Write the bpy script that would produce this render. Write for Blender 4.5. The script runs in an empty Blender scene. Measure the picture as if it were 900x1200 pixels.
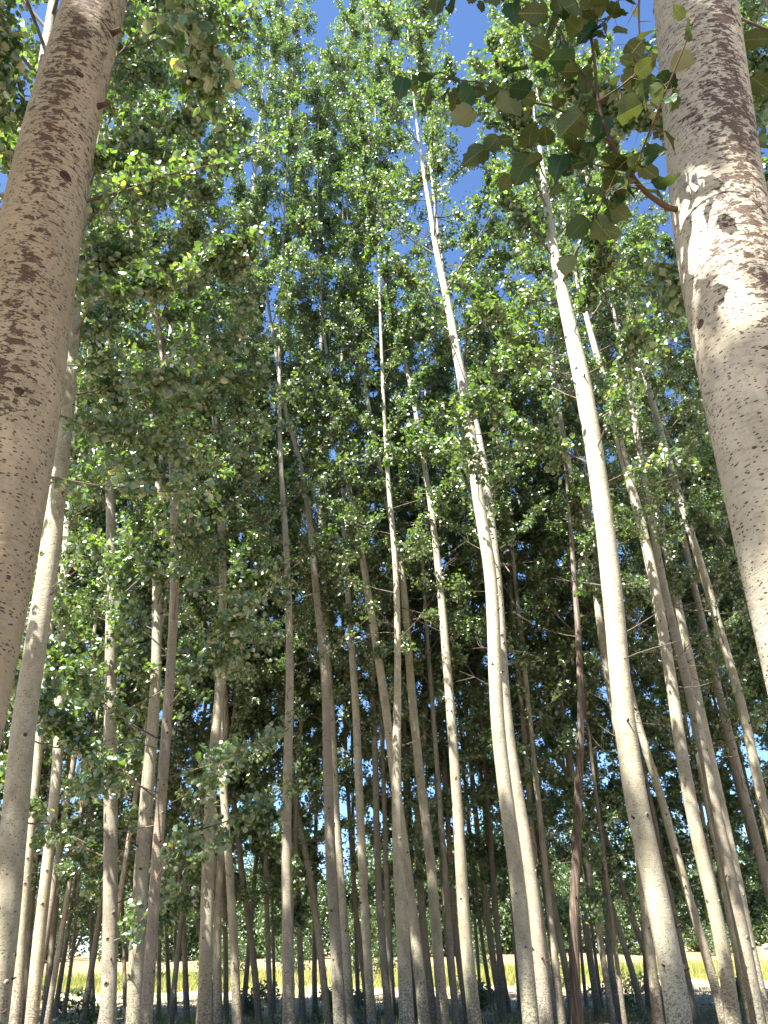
import bpy, math, random
import numpy as np
R = math.radians
rng = np.random.default_rng(11)
random.seed(5)
scene = bpy.context.scene
COL = scene.collection

# ---------------------------------------------------------------- camera
F = 920.0                       # focal length in photo pixels (photo 900 x 1200)
PITCH, ROLL = R(29.1), R(-1.1)
EYE = np.array([0.0, 0.0, 1.65])
cp, sp = math.cos(PITCH), math.sin(PITCH)
_r0 = np.array([1.0, 0, 0]); _u0 = np.array([0, -sp, cp]); FWD = np.array([0, cp, sp])
RIGHT = math.cos(ROLL) * _r0 + math.sin(ROLL) * _u0
UP = -math.sin(ROLL) * _r0 + math.cos(ROLL) * _u0
cam = bpy.data.cameras.new("camera")
cam.sensor_fit = 'VERTICAL'; cam.sensor_height = 36.0; cam.lens = F / 1200 * 36.0
cam.clip_start = 0.05; cam.clip_end = 3000
cam_o = bpy.data.objects.new("camera", cam); COL.objects.link(cam_o)
from mathutils import Matrix, Vector
m = Matrix.Identity(4)
for i in range(3):
    m[i][0] = RIGHT[i]; m[i][1] = UP[i]; m[i][2] = -FWD[i]; m[i][3] = EYE[i]
cam_o.matrix_world = m
scene.camera = cam_o

def ray(x, y):
    return (x - 450) / F * RIGHT + (600 - y) / F * UP + FWD
def at(x, y, d):                # point on the sight line at forward distance d
    r = ray(x, y); return EYE + r * (d / r[1])
def depth(p):
    return float(np.dot(p - EYE, FWD))

# ---------------------------------------------------------------- materials
def new_mat(name):
    mt = bpy.data.materials.new(name); mt.use_nodes = True
    nt = mt.node_tree; nt.nodes.clear()
    return mt, nt, nt.nodes, nt.links
def ramp(nodes, stops, interp='LINEAR'):
    n = nodes.new('ShaderNodeValToRGB'); cr = n.color_ramp; cr.interpolation = interp
    while len(cr.elements) < len(stops): cr.elements.new(0.5)
    for e, (p, c) in zip(cr.elements, stops):
        e.position = p; e.color = (*c, 1) if len(c) == 3 else c
    return n
def noise(nodes, links, vec, scale, detail=4, rough=0.55, dist=0.0):
    n = nodes.new('ShaderNodeTexNoise'); n.inputs['Scale'].default_value = scale
    n.inputs['Detail'].default_value = detail; n.inputs['Roughness'].default_value = rough
    n.inputs['Distortion'].default_value = dist
    if vec is not None: links.new(vec, n.inputs['Vector'])
    return n
def math_n(nodes, links, op, a, b=None, clamp=False):
    n = nodes.new('ShaderNodeMath'); n.operation = op; n.use_clamp = clamp
    for i, v in enumerate((a, b)):
        if v is None: continue
        if isinstance(v, (int, float)): n.inputs[i].default_value = v
        else: links.new(v, n.inputs[i])
    return n.outputs[0]
def mix_c(nodes, links, fac, a, b, mode='MIX'):
    n = nodes.new('ShaderNodeMix'); n.data_type = 'RGBA'; n.blend_type = mode
    if isinstance(fac, (int, float)): n.inputs[0].default_value = fac
    else: links.new(fac, n.inputs[0])
    for i, v in ((6, a), (7, b)):
        if isinstance(v, tuple): n.inputs[i].default_value = (*v, 1)
        else: links.new(v, n.inputs[i])
    return n.outputs[2]
def mapping(nodes, links, vec, scale, loc=(0, 0, 0)):
    n = nodes.new('ShaderNodeMapping'); n.inputs['Scale'].default_value = scale
    n.inputs['Location'].default_value = loc
    links.new(vec, n.inputs['Vector']); return n.outputs[0]

def bark_mat(name, base_a, base_b, top, spot_amt, blotch=None, blotch_col=(.075, .042, .03), foot=(.09, .08, .065), dark=(.05, .04, .03), shift=.045):
    mt, nt, N, L = new_mat(name)
    tc = N.new('ShaderNodeTexCoord'); oi = N.new('ShaderNodeObjectInfo')
    off = N.new('ShaderNodeVectorMath'); off.operation = 'ADD'
    cmb = N.new('ShaderNodeCombineXYZ')
    rz = math_n(N, L, 'MULTIPLY', oi.outputs['Random'], 60.0)
    L.new(rz, cmb.inputs[2]); L.new(tc.outputs['Object'], off.inputs[0]); L.new(cmb.outputs[0], off.inputs[1])
    P = off.outputs[0]
    sep = N.new('ShaderNodeSeparateXYZ'); L.new(tc.outputs['Object'], sep.inputs[0])
    Z = sep.outputs[2]
    # broad mottling
    n1 = noise(N, L, mapping(N, L, P, (3, 3, 1.6)), 1.6, 5, 0.6)
    c = mix_c(N, L, ramp_fac(N, L, n1.outputs['Fac'], .35, .65), base_a, base_b)
    # whiter with height (smooth young bark up the stem)
    hf = N.new('ShaderNodeMapRange'); L.new(Z, hf.inputs[0]); hf.inputs[1].default_value = 3.0; hf.inputs[2].default_value = 12.0
    c = mix_c(N, L, hf.outputs[0], c, top)
    # each stem its own tone
    hs = N.new('ShaderNodeHueSaturation'); L.new(c, hs.inputs['Color'])
    v = N.new('ShaderNodeMapRange'); L.new(oi.outputs['Random'], v.inputs[0]); v.inputs[3].default_value = .72; v.inputs[4].default_value = 1.12
    L.new(v.outputs[0], hs.inputs['Value']); c = hs.outputs[0]
    # grey smudges and stains
    nS = noise(N, L, mapping(N, L, P, (7, 7, 4.5)), 1.0, 6, .7, .8)
    c = mix_c(N, L, math_n(N, L, 'MULTIPLY', ramp_fac(N, L, nS.outputs['Fac'], .5, .66), .5), c, tuple(.42 * x for x in base_b))
    # fine grain
    n2 = noise(N, L, mapping(N, L, P, (30, 30, 70)), 1.0, 3, 0.6)
    c = mix_c(N, L, math_n(N, L, 'MULTIPLY', ramp_fac(N, L, n2.outputs['Fac'], .5, .72), .45), c, tuple(.45 * x for x in base_a))
    # rings: faint darker horizontal creases
    n3 = noise(N, L, mapping(N, L, P, (1.2, 1.2, 26)), 1.0, 4, 0.7)
    c = mix_c(N, L, math_n(N, L, 'MULTIPLY', ramp_fac(N, L, n3.outputs['Fac'], .60, .68), .5), c, tuple(.4 * x for x in base_b))
    # dark lenticels, flat and wide
    vo = N.new('ShaderNodeTexVoronoi'); vo.inputs['Scale'].default_value = 1.0
    wob = noise(N, L, P, 30, 2, .5)
    wv = N.new('ShaderNodeVectorMath'); wv.operation = 'SCALE'; L.new(wob.outputs['Color'], wv.inputs[0]); wv.inputs['Scale'].default_value = .9
    wa = N.new('ShaderNodeVectorMath'); wa.operation = 'ADD'; L.new(mapping(N, L, P, (44, 44, 84) if blotch is None else (66, 66, 150)), wa.inputs[0]); L.new(wv.outputs[0], wa.inputs[1])
    L.new(wa.outputs[0], vo.inputs['Vector'])
    sepc = N.new('ShaderNodeSeparateColor'); L.new(vo.outputs['Color'], sepc.inputs[0])
    thr = math_n(N, L, 'MULTIPLY', math_n(N, L, 'SUBTRACT', sepc.outputs[0], 1.0 - spot_amt, clamp=True), .42 / spot_amt)
    lent = math_n(N, L, 'MULTIPLY', math_n(N, L, 'LESS_THAN', vo.outputs['Distance'], thr), .9)
    c = mix_c(N, L, lent, c, dark)
    hgt = lent
    if blotch is not None:
        z0, z1, xs, xo = blotch
        nb = noise(N, L, mapping(N, L, P, (30, 30, 52)), 1.0, 6, 0.72, .5)
        nl = noise(N, L, mapping(N, L, P, (2.6, 2.6, 1.6)), 1.0, 3, 0.5)
        hr = N.new('ShaderNodeMapRange'); L.new(Z, hr.inputs[0]); hr.inputs[1].default_value = z0; hr.inputs[2].default_value = z1
        geo = N.new('ShaderNodeNewGeometry'); sn = N.new('ShaderNodeSeparateXYZ'); L.new(geo.outputs['Normal'], sn.inputs[0])
        side = math_n(N, L, 'ABSOLUTE', math_n(N, L, 'SUBTRACT', sn.outputs[0], xo))
        side = math_n(N, L, 'MULTIPLY', side, xs)
        s = math_n(N, L, 'ADD', nb.outputs['Fac'], math_n(N, L, 'MULTIPLY', math_n(N, L, 'SUBTRACT', nl.outputs['Fac'], .5), .30))
        s = math_n(N, L, 'ADD', s, math_n(N, L, 'MULTIPLY', math_n(N, L, 'SUBTRACT', hr.outputs[0], 1.0), .15))
        s = math_n(N, L, 'ADD', math_n(N, L, 'SUBTRACT', s, side), shift)
        bf = ramp_fac(N, L, s, .455, .485)
        c = mix_c(N, L, math_n(N, L, 'MULTIPLY', bf, .93), c, blotch_col)
        hgt = math_n(N, L, 'MAXIMUM', lent, bf)
    # rough grey foot of the stem
    ft = N.new('ShaderNodeMapRange'); L.new(Z, ft.inputs[0]); ft.inputs[1].default_value = 2.6; ft.inputs[2].default_value = .5
    nf = noise(N, L, mapping(N, L, P, (26, 26, 44)), 1.0, 5, 0.7)
    fs = math_n(N, L, 'ADD', nf.outputs['Fac'], math_n(N, L, 'MULTIPLY', math_n(N, L, 'SUBTRACT', ft.outputs[0], 1.0), .3))
    c = mix_c(N, L, math_n(N, L, 'MULTIPLY', ramp_fac(N, L, fs, .42, .5), .8), c, foot)
    bs = N.new('ShaderNodeBsdfPrincipled'); L.new(c, bs.inputs['Base Color']); bs.inputs['Roughness'].default_value = .78
    bs.inputs['Specular IOR Level'].default_value = .25
    bp = N.new('ShaderNodeBump'); bp.inputs['Strength'].default_value = .8; bp.inputs['Distance'].default_value = .006
    hh = math_n(N, L, 'ADD', n2.outputs['Fac'], math_n(N, L, 'MULTIPLY', n3.outputs['Fac'], .8))
    hh = math_n(N, L, 'SUBTRACT', hh, math_n(N, L, 'MULTIPLY', hgt, .5))
    L.new(hh, bp.inputs['Height']); L.new(bp.outputs[0], bs.inputs['Normal'])
    out = N.new('ShaderNodeOutputMaterial'); L.new(bs.outputs[0], out.inputs[0])
    return mt
def ramp_fac(N, L, v, lo, hi):
    n = N.new('ShaderNodeMapRange'); L.new(v, n.inputs[0]); n.inputs[1].default_value = lo; n.inputs[2].default_value = hi
    return n.outputs[0]

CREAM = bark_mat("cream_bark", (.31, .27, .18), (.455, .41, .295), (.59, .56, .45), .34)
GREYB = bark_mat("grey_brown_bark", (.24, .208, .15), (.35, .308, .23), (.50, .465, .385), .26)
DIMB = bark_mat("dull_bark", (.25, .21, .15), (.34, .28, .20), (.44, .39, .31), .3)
BLOT_L = bark_mat("blotched_tan_bark", (.37, .29, .175), (.48, .39, .25), (.50, .42, .285), .8, blotch=(2.7, 4.1, .2, .25), blotch_col=(.085, .048, .03), shift=.045)
BLOT_R = bark_mat("blotched_white_bark", (.40, .35, .25), (.52, .47, .36), (.56, .525, .42), .8, blotch=(2.2, 3.3, .16, .15), blotch_col=(.085, .05, .035), shift=.015)
def dead_mat():
    mt, nt, N, L = new_mat("red_dead_wood")
    tc = N.new('ShaderNodeTexCoord'); sz = N.new('ShaderNodeSeparateXYZ'); L.new(tc.outputs['Object'], sz.inputs[0])
    n1 = noise(N, L, mapping(N, L, tc.outputs['Object'], (34, 34, 1.8)), 1.0, 6, .7)
    n2 = noise(N, L, mapping(N, L, tc.outputs['Object'], (7, 7, .9)), 1.0, 4, .6)
    r = ramp(N, [(.3, (.018, .012, .009)), (.47, (.075, .053, .036)), (.6, (.16, .113, .075)), (.72, (.33, .255, .19))]); L.new(n1.outputs['Fac'], r.inputs[0])
    gy = ramp(N, [(.3, (.06, .048, .04)), (.7, (.36, .30, .245))]); L.new(n1.outputs['Fac'], gy.inputs[0])
    hh = N.new('ShaderNodeMapRange'); L.new(sz.outputs[2], hh.inputs[0]); hh.inputs[1].default_value = 4.5; hh.inputs[2].default_value = 9.5; hh.inputs[3].default_value = -.12; hh.inputs[4].default_value = .14
    f = ramp_fac(N, L, math_n(N, L, 'ADD', n2.outputs['Fac'], hh.outputs[0]), .5, .56)
    c = mix_c(N, L, f, r.outputs[0], gy.outputs[0])
    bs = N.new('ShaderNodeBsdfPrincipled'); L.new(c, bs.inputs['Base Color']); bs.inputs['Roughness'].default_value = .85
    bp = N.new('ShaderNodeBump'); bp.inputs['Strength'].default_value = 1.0; bp.inputs['Distance'].default_value = .02
    L.new(n1.outputs['Fac'], bp.inputs['Height']); L.new(bp.outputs[0], bs.inputs['Normal'])
    out = N.new('ShaderNodeOutputMaterial'); L.new(bs.outputs[0], out.inputs[0]); return mt
DEAD = dead_mat()

def leaf_mat(name, top_stops, under_stops, trans, tfac=.38, gloss=.07, veins=False, rgh=.42):
    mt, nt, N, L = new_mat(name)
    at_ = N.new('ShaderNodeAttribute'); at_.attribute_name = 'tint'
    r1 = ramp(N, top_stops); L.new(at_.outputs['Fac'], r1.inputs[0])
    r2 = ramp(N, under_stops); L.new(at_.outputs['Fac'], r2.inputs[0])
    ge = N.new('ShaderNodeNewGeometry')
    c1, c2 = r1.outputs[0], r2.outputs[0]
    if veins:
        uv = N.new('ShaderNodeUVMap'); uv.uv_map = 'leaf'
        s = N.new('ShaderNodeSeparateXYZ'); L.new(uv.outputs[0], s.inputs[0])
        ax = math_n(N, L, 'ABSOLUTE', s.outputs[0])
        mid = math_n(N, L, 'LESS_THAN', ax, .012)
        st = math_n(N, L, 'FRACT', math_n(N, L, 'MULTIPLY', math_n(N, L, 'SUBTRACT', s.outputs[1], math_n(N, L, 'MULTIPLY', ax, .85)), 6.0))
        side = math_n(N, L, 'LESS_THAN', st, .07)
        v = math_n(N, L, 'MAXIMUM', mid, math_n(N, L, 'MULTIPLY', side, .5))
        nz = noise(N, L, uv.outputs[0], 5, 4, .6)
        c1 = mix_c(N, L, math_n(N, L, 'MULTIPLY', v, .5), c1, (.14, .19, .07))
        c2 = mix_c(N, L, math_n(N, L, 'MULTIPLY', v, .6), c2, (.30, .31, .15))
        c2 = mix_c(N, L, math_n(N, L, 'MULTIPLY', nz.outputs['Fac'], .35), c2, (.10, .12, .05))
    c = mix_c(N, L, ge.outputs['Backfacing'], c1, c2)
    d = N.new('ShaderNodeBsdfDiffuse'); L.new(c, d.inputs[0])
    t = N.new('ShaderNodeBsdfTranslucent')
    tcol = ramp(N, trans); L.new(at_.outputs['Fac'], tcol.inputs[0]); L.new(tcol.outputs[0], t.inputs[0])
    mx = N.new('ShaderNodeMixShader'); mx.inputs[0].default_value = tfac; L.new(d.outputs[0], mx.inputs[1]); L.new(t.outputs[0], mx.inputs[2])
    g = N.new('ShaderNodeBsdfGlossy'); g.inputs['Roughness'].default_value = rgh; g.inputs[0].default_value = (.95, .97, 1, 1)
    m2 = N.new('ShaderNodeMixShader'); m2.inputs[0].default_value = gloss; L.new(mx.outputs[0], m2.inputs[1]); L.new(g.outputs[0], m2.inputs[2])
    out = N.new('ShaderNodeOutputMaterial'); L.new(m2.outputs[0], out.inputs[0]); return mt
LEAF = leaf_mat("poplar_leaf", [(0, (.030, .076, .016)), (.5, (.062, .13, .024)), (.9, (.12, .19, .035)), (1, (.21, .21, .03))],
                [(0, (.045, .088, .028)), (.45, (.10, .165, .055)), (.72, (.36, .42, .24)), (1, (.60, .61, .45))],
                [(0, (.08, .18, .014)), (.5, (.19, .34, .025)), (.9, (.33, .47, .045)), (1, (.46, .46, .04))], tfac=.42, gloss=.13)
LEAF_NEAR = leaf_mat("large_near_leaf", [(0, (.012, .045, .014)), (1, (.028, .085, .022))],
                     [(0, (.03, .05, .010)), (.6, (.085, .12, .028)), (1, (.34, .34, .17))],
                     [(0, (.05, .075, .01)), (1, (.13, .15, .03))], tfac=.28, gloss=.02, veins=True)
BUSH_LEAF = leaf_mat("shrub_leaf", [(0, (.04, .085, .02)), (1, (.12, .18, .04))], [(0, (.06, .10, .035)), (1, (.14, .18, .07))],
                     [(0, (.05, .11, .015)), (1, (.14, .22, .04))])
TWIG = None
def simple_mat(name, c1, c2, scale=8, rough=.9):
    mt, nt, N, L = new_mat(name)
    tc = N.new('ShaderNodeTexCoord'); n = noise(N, L, tc.outputs['Object'], scale, 5, .6)
    c = mix_c(N, L, ramp_fac(N, L, n.outputs['Fac'], .35, .65), c1, c2)
    bs = N.new('ShaderNodeBsdfPrincipled'); L.new(c, bs.inputs['Base Color']); bs.inputs['Roughness'].default_value = rough
    bs.inputs['Specular IOR Level'].default_value = .2
    out = N.new('ShaderNodeOutputMaterial'); L.new(bs.outputs[0], out.inputs[0]); return mt
TWIG = simple_mat("twig_bark", (.085, .065, .045), (.24, .20, .155), 2)
TWIG_RED = simple_mat("reddish_twig", (.05, .03, .02), (.10, .055, .036), 20, .6)
STUB = simple_mat("branch_stub", (.035, .02, .014), (.10, .06, .042), 60)

# ---------------------------------------------------------------- mesh helpers
class MB:
    def __init__(s): s.v = []; s.q = []; s.t = []; s.n = 0; s.qm = []; s.tm = []
    def add(s, v, q=None, t=None, mi=0):
        v = np.asarray(v, dtype=np.float64).reshape(-1, 3)
        if q is not None and len(q): q = np.asarray(q).reshape(-1, 4); s.q.append(q + s.n); s.qm.append(np.full(len(q), mi))
        if t is not None and len(t): t = np.asarray(t).reshape(-1, 3); s.t.append(t + s.n); s.tm.append(np.full(len(t), mi))
        s.v.append(v); s.n += len(v)
    def mesh(s, name, mats, smooth=True, tint=None, uv=None):
        me = bpy.data.meshes.new(name)
        v = np.concatenate(s.v) if s.v else np.zeros((0, 3))
        q = np.concatenate(s.q) if s.q else np.zeros((0, 4), int)
        t = np.concatenate(s.t) if s.t else np.zeros((0, 3), int)
        mi = np.concatenate(s.qm + s.tm) if (s.qm or s.tm) else np.zeros(0, int)
        me.vertices.add(len(v)); me.vertices.foreach_set('co', v.astype(np.float32).ravel())
        nl = 4 * len(q) + 3 * len(t); me.loops.add(nl)
        me.loops.foreach_set('vertex_index', np.concatenate([q.ravel(), t.ravel()]).astype(np.int32))
        me.polygons.add(len(q) + len(t))
        st = np.concatenate([np.arange(len(q)) * 4, 4 * len(q) + np.arange(len(t)) * 3]).astype(np.int32)
        me.polygons.foreach_set('loop_start', st)
        me.polygons.foreach_set('material_index', mi.astype(np.int32))
        me.polygons.foreach_set('use_smooth', np.full(len(q) + len(t), smooth))
        for m_ in mats: me.materials.append(m_)
        if tint is not None:
            a = me.attributes.new('tint', 'FLOAT', 'POINT'); a.data.foreach_set('value', np.asarray(tint, dtype=np.float32))
        if uv is not None:
            ul = me.uv_layers.new(name='leaf')
            vi = np.concatenate([q.ravel(), t.ravel()])
            ul.data.foreach_set('uv', uv[vi].astype(np.float32).ravel())
        me.update(calc_edges=True)
        return me
def link(name, me, parent=None):
    o = bpy.data.objects.new(name, me); COL.objects.link(o)
    if parent is not None: o.parent = parent
    return o
def empty(name, loc):
    o = bpy.data.objects.new(name, None); COL.objects.link(o); o.location = loc; o.empty_display_size = .3
    return o
def tag(o, label=None, cat=None, group=None, kind=None):
    if label: o['label'] = label
    if cat: o['category'] = cat
    if group: o['group'] = group
    if kind: o['kind'] = kind
    return o
def unit(a):
    return a / np.maximum(np.linalg.norm(a, axis=-1, keepdims=True), 1e-9)

def tube(mb, pts, rad, sides, lump=0.0, mi=0, cap=False):
    pts = np.asarray(pts, float); n = len(pts); rad = np.broadcast_to(rad, (n,)).astype(float)
    tan = np.gradient(pts, axis=0); tan = unit(tan)
    ref = np.array([1.0, 0.13, 0.07]) if abs(tan[0][0]) < .8 else np.array([0.1, 0.2, 1.0])
    a = unit(np.cross(tan, ref)); b = np.cross(tan, a)
    th = np.arange(sides) / sides * 2 * np.pi
    rr = rad[:, None] * np.ones((1, sides))
    if lump:
        ph = rng.uniform(0, 6.28, 6)
        zz = np.arange(n)[:, None] / n
        rr = rr * (1 + lump * (np.sin(2 * th[None] + ph[0] + 5 * zz) * .6 + np.sin(3 * th[None] + ph[1] - 9 * zz) * .4 + np.sin(th[None] + ph[2] + 14 * zz) * .5
                               + .5 * np.sin(zz * 43 + ph[3]) + .35 * np.sin(zz * 97 + ph[4] + th[None])))
    v = pts[:, None, :] + rr[..., None] * (np.cos(th)[None, :, None] * a[:, None, :] + np.sin(th)[None, :, None] * b[:, None, :])
    i = np.arange(n - 1)[:, None] * sides; j = np.arange(sides)[None]; j2 = (j + 1) % sides
    q = np.stack([i + j, i + j2, i + sides + j2, i + sides + j], -1).reshape(-1, 4)
    mb.add(v.reshape(-1, 3), q, mi=mi)
    if cap:
        c = np.vstack([v[-1], pts[-1:]]); k = np.arange(sides)
        mb.add(c, t=np.stack([k, (k + 1) % sides, np.full(sides, sides)], -1), mi=mi)

def prisms(mb, p0, p1, r0, r1, mi=0):   # many thin 3-sided twigs at once
    d = unit(p1 - p0); ref = np.tile([0.31, 0.17, 0.93], (len(d), 1))
    a = unit(np.cross(d, ref)); b = np.cross(d, a)
    n = len(d); k = 3
    th = np.arange(k) / k * 2 * np.pi
    ring = (np.cos(th)[None, :, None] * a[:, None] + np.sin(th)[None, :, None] * b[:, None])
    v = np.concatenate([p0[:, None] + ring * np.reshape(r0, (-1, 1, 1)), p1[:, None] + ring * np.reshape(r1, (-1, 1, 1))], 1)
    base = np.arange(n)[:, None, None] * 6
    fq = np.array([[0, 1, 4, 3], [1, 2, 5, 4], [2, 0, 3, 5]])[None]
    mb.add(v.reshape(-1, 3), (base + fq).reshape(-1, 4), mi=mi)

LEAF_K = np.array([[0, 0, 0], [.43, .42, .08], [0, 1, -.05], [-.43, .42, .08]])
LEAF_T = np.array([[0, 0, 0], [.40, .20, .07], [.36, .66, .05], [0, 1, -.05], [-.36, .66, .05], [-.40, .20, .07]])
def leaves(mb, pos, size, up=.55, hang=.5, kite=False):
    n = len(pos)
    nr = rng.normal(size=(n, 3)); nr = unit(nr); nr[:, 2] += up; nr = unit(nr)
    tip = rng.normal(size=(n, 3)); tip[:, 2] -= hang * 1.2
    a = tip - nr * np.sum(tip * nr, 1, keepdims=True); a = unit(a); b = np.cross(a, nr)
    fold = rng.uniform(.2, 2.6, (n, 1)); wid = rng.uniform(.8, 1.15, (n, 1))
    T = LEAF_K if kite else LEAF_T
    v = pos[:, None] + size[:, None, None] * (a[:, None] * T[None, :, 1:2] + b[:, None] * (T[None, :, 0:1] * wid[:, None]) + nr[:, None] * (T[None, :, 2:3] * fold[:, None]))
    base = np.arange(n)[:, None, None] * len(T)
    if kite:
        mb.add(v.reshape(-1, 3), t=(base + np.array([[0, 1, 2], [0, 2, 3]])[None]).reshape(-1, 3)); return
    q = np.array([[0, 1, 2, 3], [0, 3, 4, 5]])[None]
    mb.add(v.reshape(-1, 3), (base + q).reshape(-1, 4))

def bezier_branch(p0, az, L, el0, el1, k=6, wob=.06):
    t = np.linspace(0, 1, k)
    el = el0 + (el1 - el0) * t
    az_ = az + np.cumsum(rng.normal(0, .12, k))
    d = np.stack([np.cos(el) * np.cos(az_), np.cos(el) * np.sin(az_), np.sin(el)], -1)
    p = p0 + np.vstack([[0, 0, 0], np.cumsum(d[:-1] * (L / (k - 1)), 0)])
    return p

def build_crown(stem_z, stem_p, stem_r, cb, H, dens=1.0, Lmax=1.8, leaf=.068, mb_wood=None, n_low=0, nl=22, az_bias=None, low_len=1.2, kite=False, p_base=.4):
    """branches into mb_wood; returns (MB of leaves, tint)"""
    lv = MB(); P_all = []; tw0 = []; tw1 = []; twr = []
    def sp(z): return np.array([np.interp(z, stem_z, stem_p[:, 0]), np.interp(z, stem_z, stem_p[:, 1]), z])
    def sr(z): return np.interp(z, stem_z, stem_r)
    z = cb; az = rng.uniform(0, 6.28); brs = []
    while z < H - .35:
        t = (z - cb) / (H - cb)
        prof = min(1.0, p_base + 2.2 * t) * (1 - .68 * max(0, t - .4) / .6)
        L = Lmax * prof * rng.uniform(.65, 1.2)
        az += 2.399 + rng.normal(0, .45)
        e0 = R(rng.uniform(18, 45)) + t * .35 - max(0, .25 - t) * 2.0 * rng.random(); e1 = e0 + R(rng.uniform(5, 30))
        brs.append((z, az, L, e0, e1, False))
        z += rng.uniform(.20, .50) / dens * (1.25 - .35 * t)
    for _ in range(n_low):      # bare dead twigs below the crown
        zz = rng.uniform(max(2.5, cb * .45), cb + 2)
        brs.append((zz, rng.uniform(0, 6.28), rng.uniform(.4, low_len), R(rng.uniform(-15, 40)), R(rng.uniform(-25, 50)), True))
    for (z, az, L, e0, e1, bare) in brs:
        if az_bias is not None and not bare and rng.random() < .65: az = az_bias + rng.normal(0, .6)
        p0 = sp(z); r0 = min(sr(z) * .36, .005 + .0075 * L)
        if bare: r0 = min(r0, .010)
        elif (z - cb) / (H - cb) < .25: r0 *= .55
        pts = bezier_branch(p0, az, L, e0, e1)
        if mb_wood is not None:
            tube(mb_wood, pts, np.linspace(r0, .0035, len(pts)), 5, mi=1)
        nt = max(3, int(rng.uniform(6, 9.5) * L / 1.1)) if not bare else 3
        tt = rng.uniform(.22 if not bare else .4, 1.0, nt); tt[-1] = 1.0
        s = tt * (len(pts) - 1); i = np.minimum(s.astype(int), len(pts) - 2); fr = (s - i)[:, None]
        b0 = pts[i] * (1 - fr) + pts[i + 1] * fr
        bd = unit(pts[i + 1] - pts[i])
        td = unit(bd + rng.normal(0, .62, (nt, 3)) + np.array([0, 0, .10]))
        tl = rng.uniform(.22, .62, nt) * (1.15 - .45 * tt)
        tw0.append(b0); tw1.append(b0 + td * tl[:, None]); twr.append(np.full(nt, .0045))
        if not bare:
            cnt = rng.poisson(nl * min(2.6, rng.gamma(1.5, .67)), nt)
            for kk in range(nt):
                u = rng.uniform(.12, 1.05, cnt[kk])[:, None]
                P_all.append(b0[kk] + td[kk] * tl[kk] * u + rng.normal(0, .055, (cnt[kk], 3)))
    tw0 = np.concatenate(tw0); tw1 = np.concatenate(tw1); twr = np.concatenate(twr)
    if mb_wood is not None: prisms(mb_wood, tw0, tw1, twr, twr * .4, mi=1)
    P = np.concatenate(P_all) if P_all else np.zeros((1, 3))
    sz = leaf * rng.uniform(.62, 1.3, len(P))
    leaves(lv, P, sz, kite=kite); nv = 4 if kite else 6
    # tint varies from twig to twig and leaf to leaf
    tint = np.clip(np.repeat(rng.beta(2.0, 2.2, len(P)), nv) * .85 + .0, 0, 1)
    yel = rng.random(len(P)) < .03
    tint[np.repeat(yel, nv)] = 1.0
    return lv, tint

def smooth(a, k):
    if k < 1: return a
    w = np.ones(2 * k + 1); w /= w.sum()
    p = np.concatenate([np.full(k, a[0]) + (np.arange(-k, 0)) * (a[1] - a[0]), a, np.full(k, a[-1]) + np.arange(1, k + 1) * (a[-1] - a[-2])])
    return np.convolve(p, w, 'valid')

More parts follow.
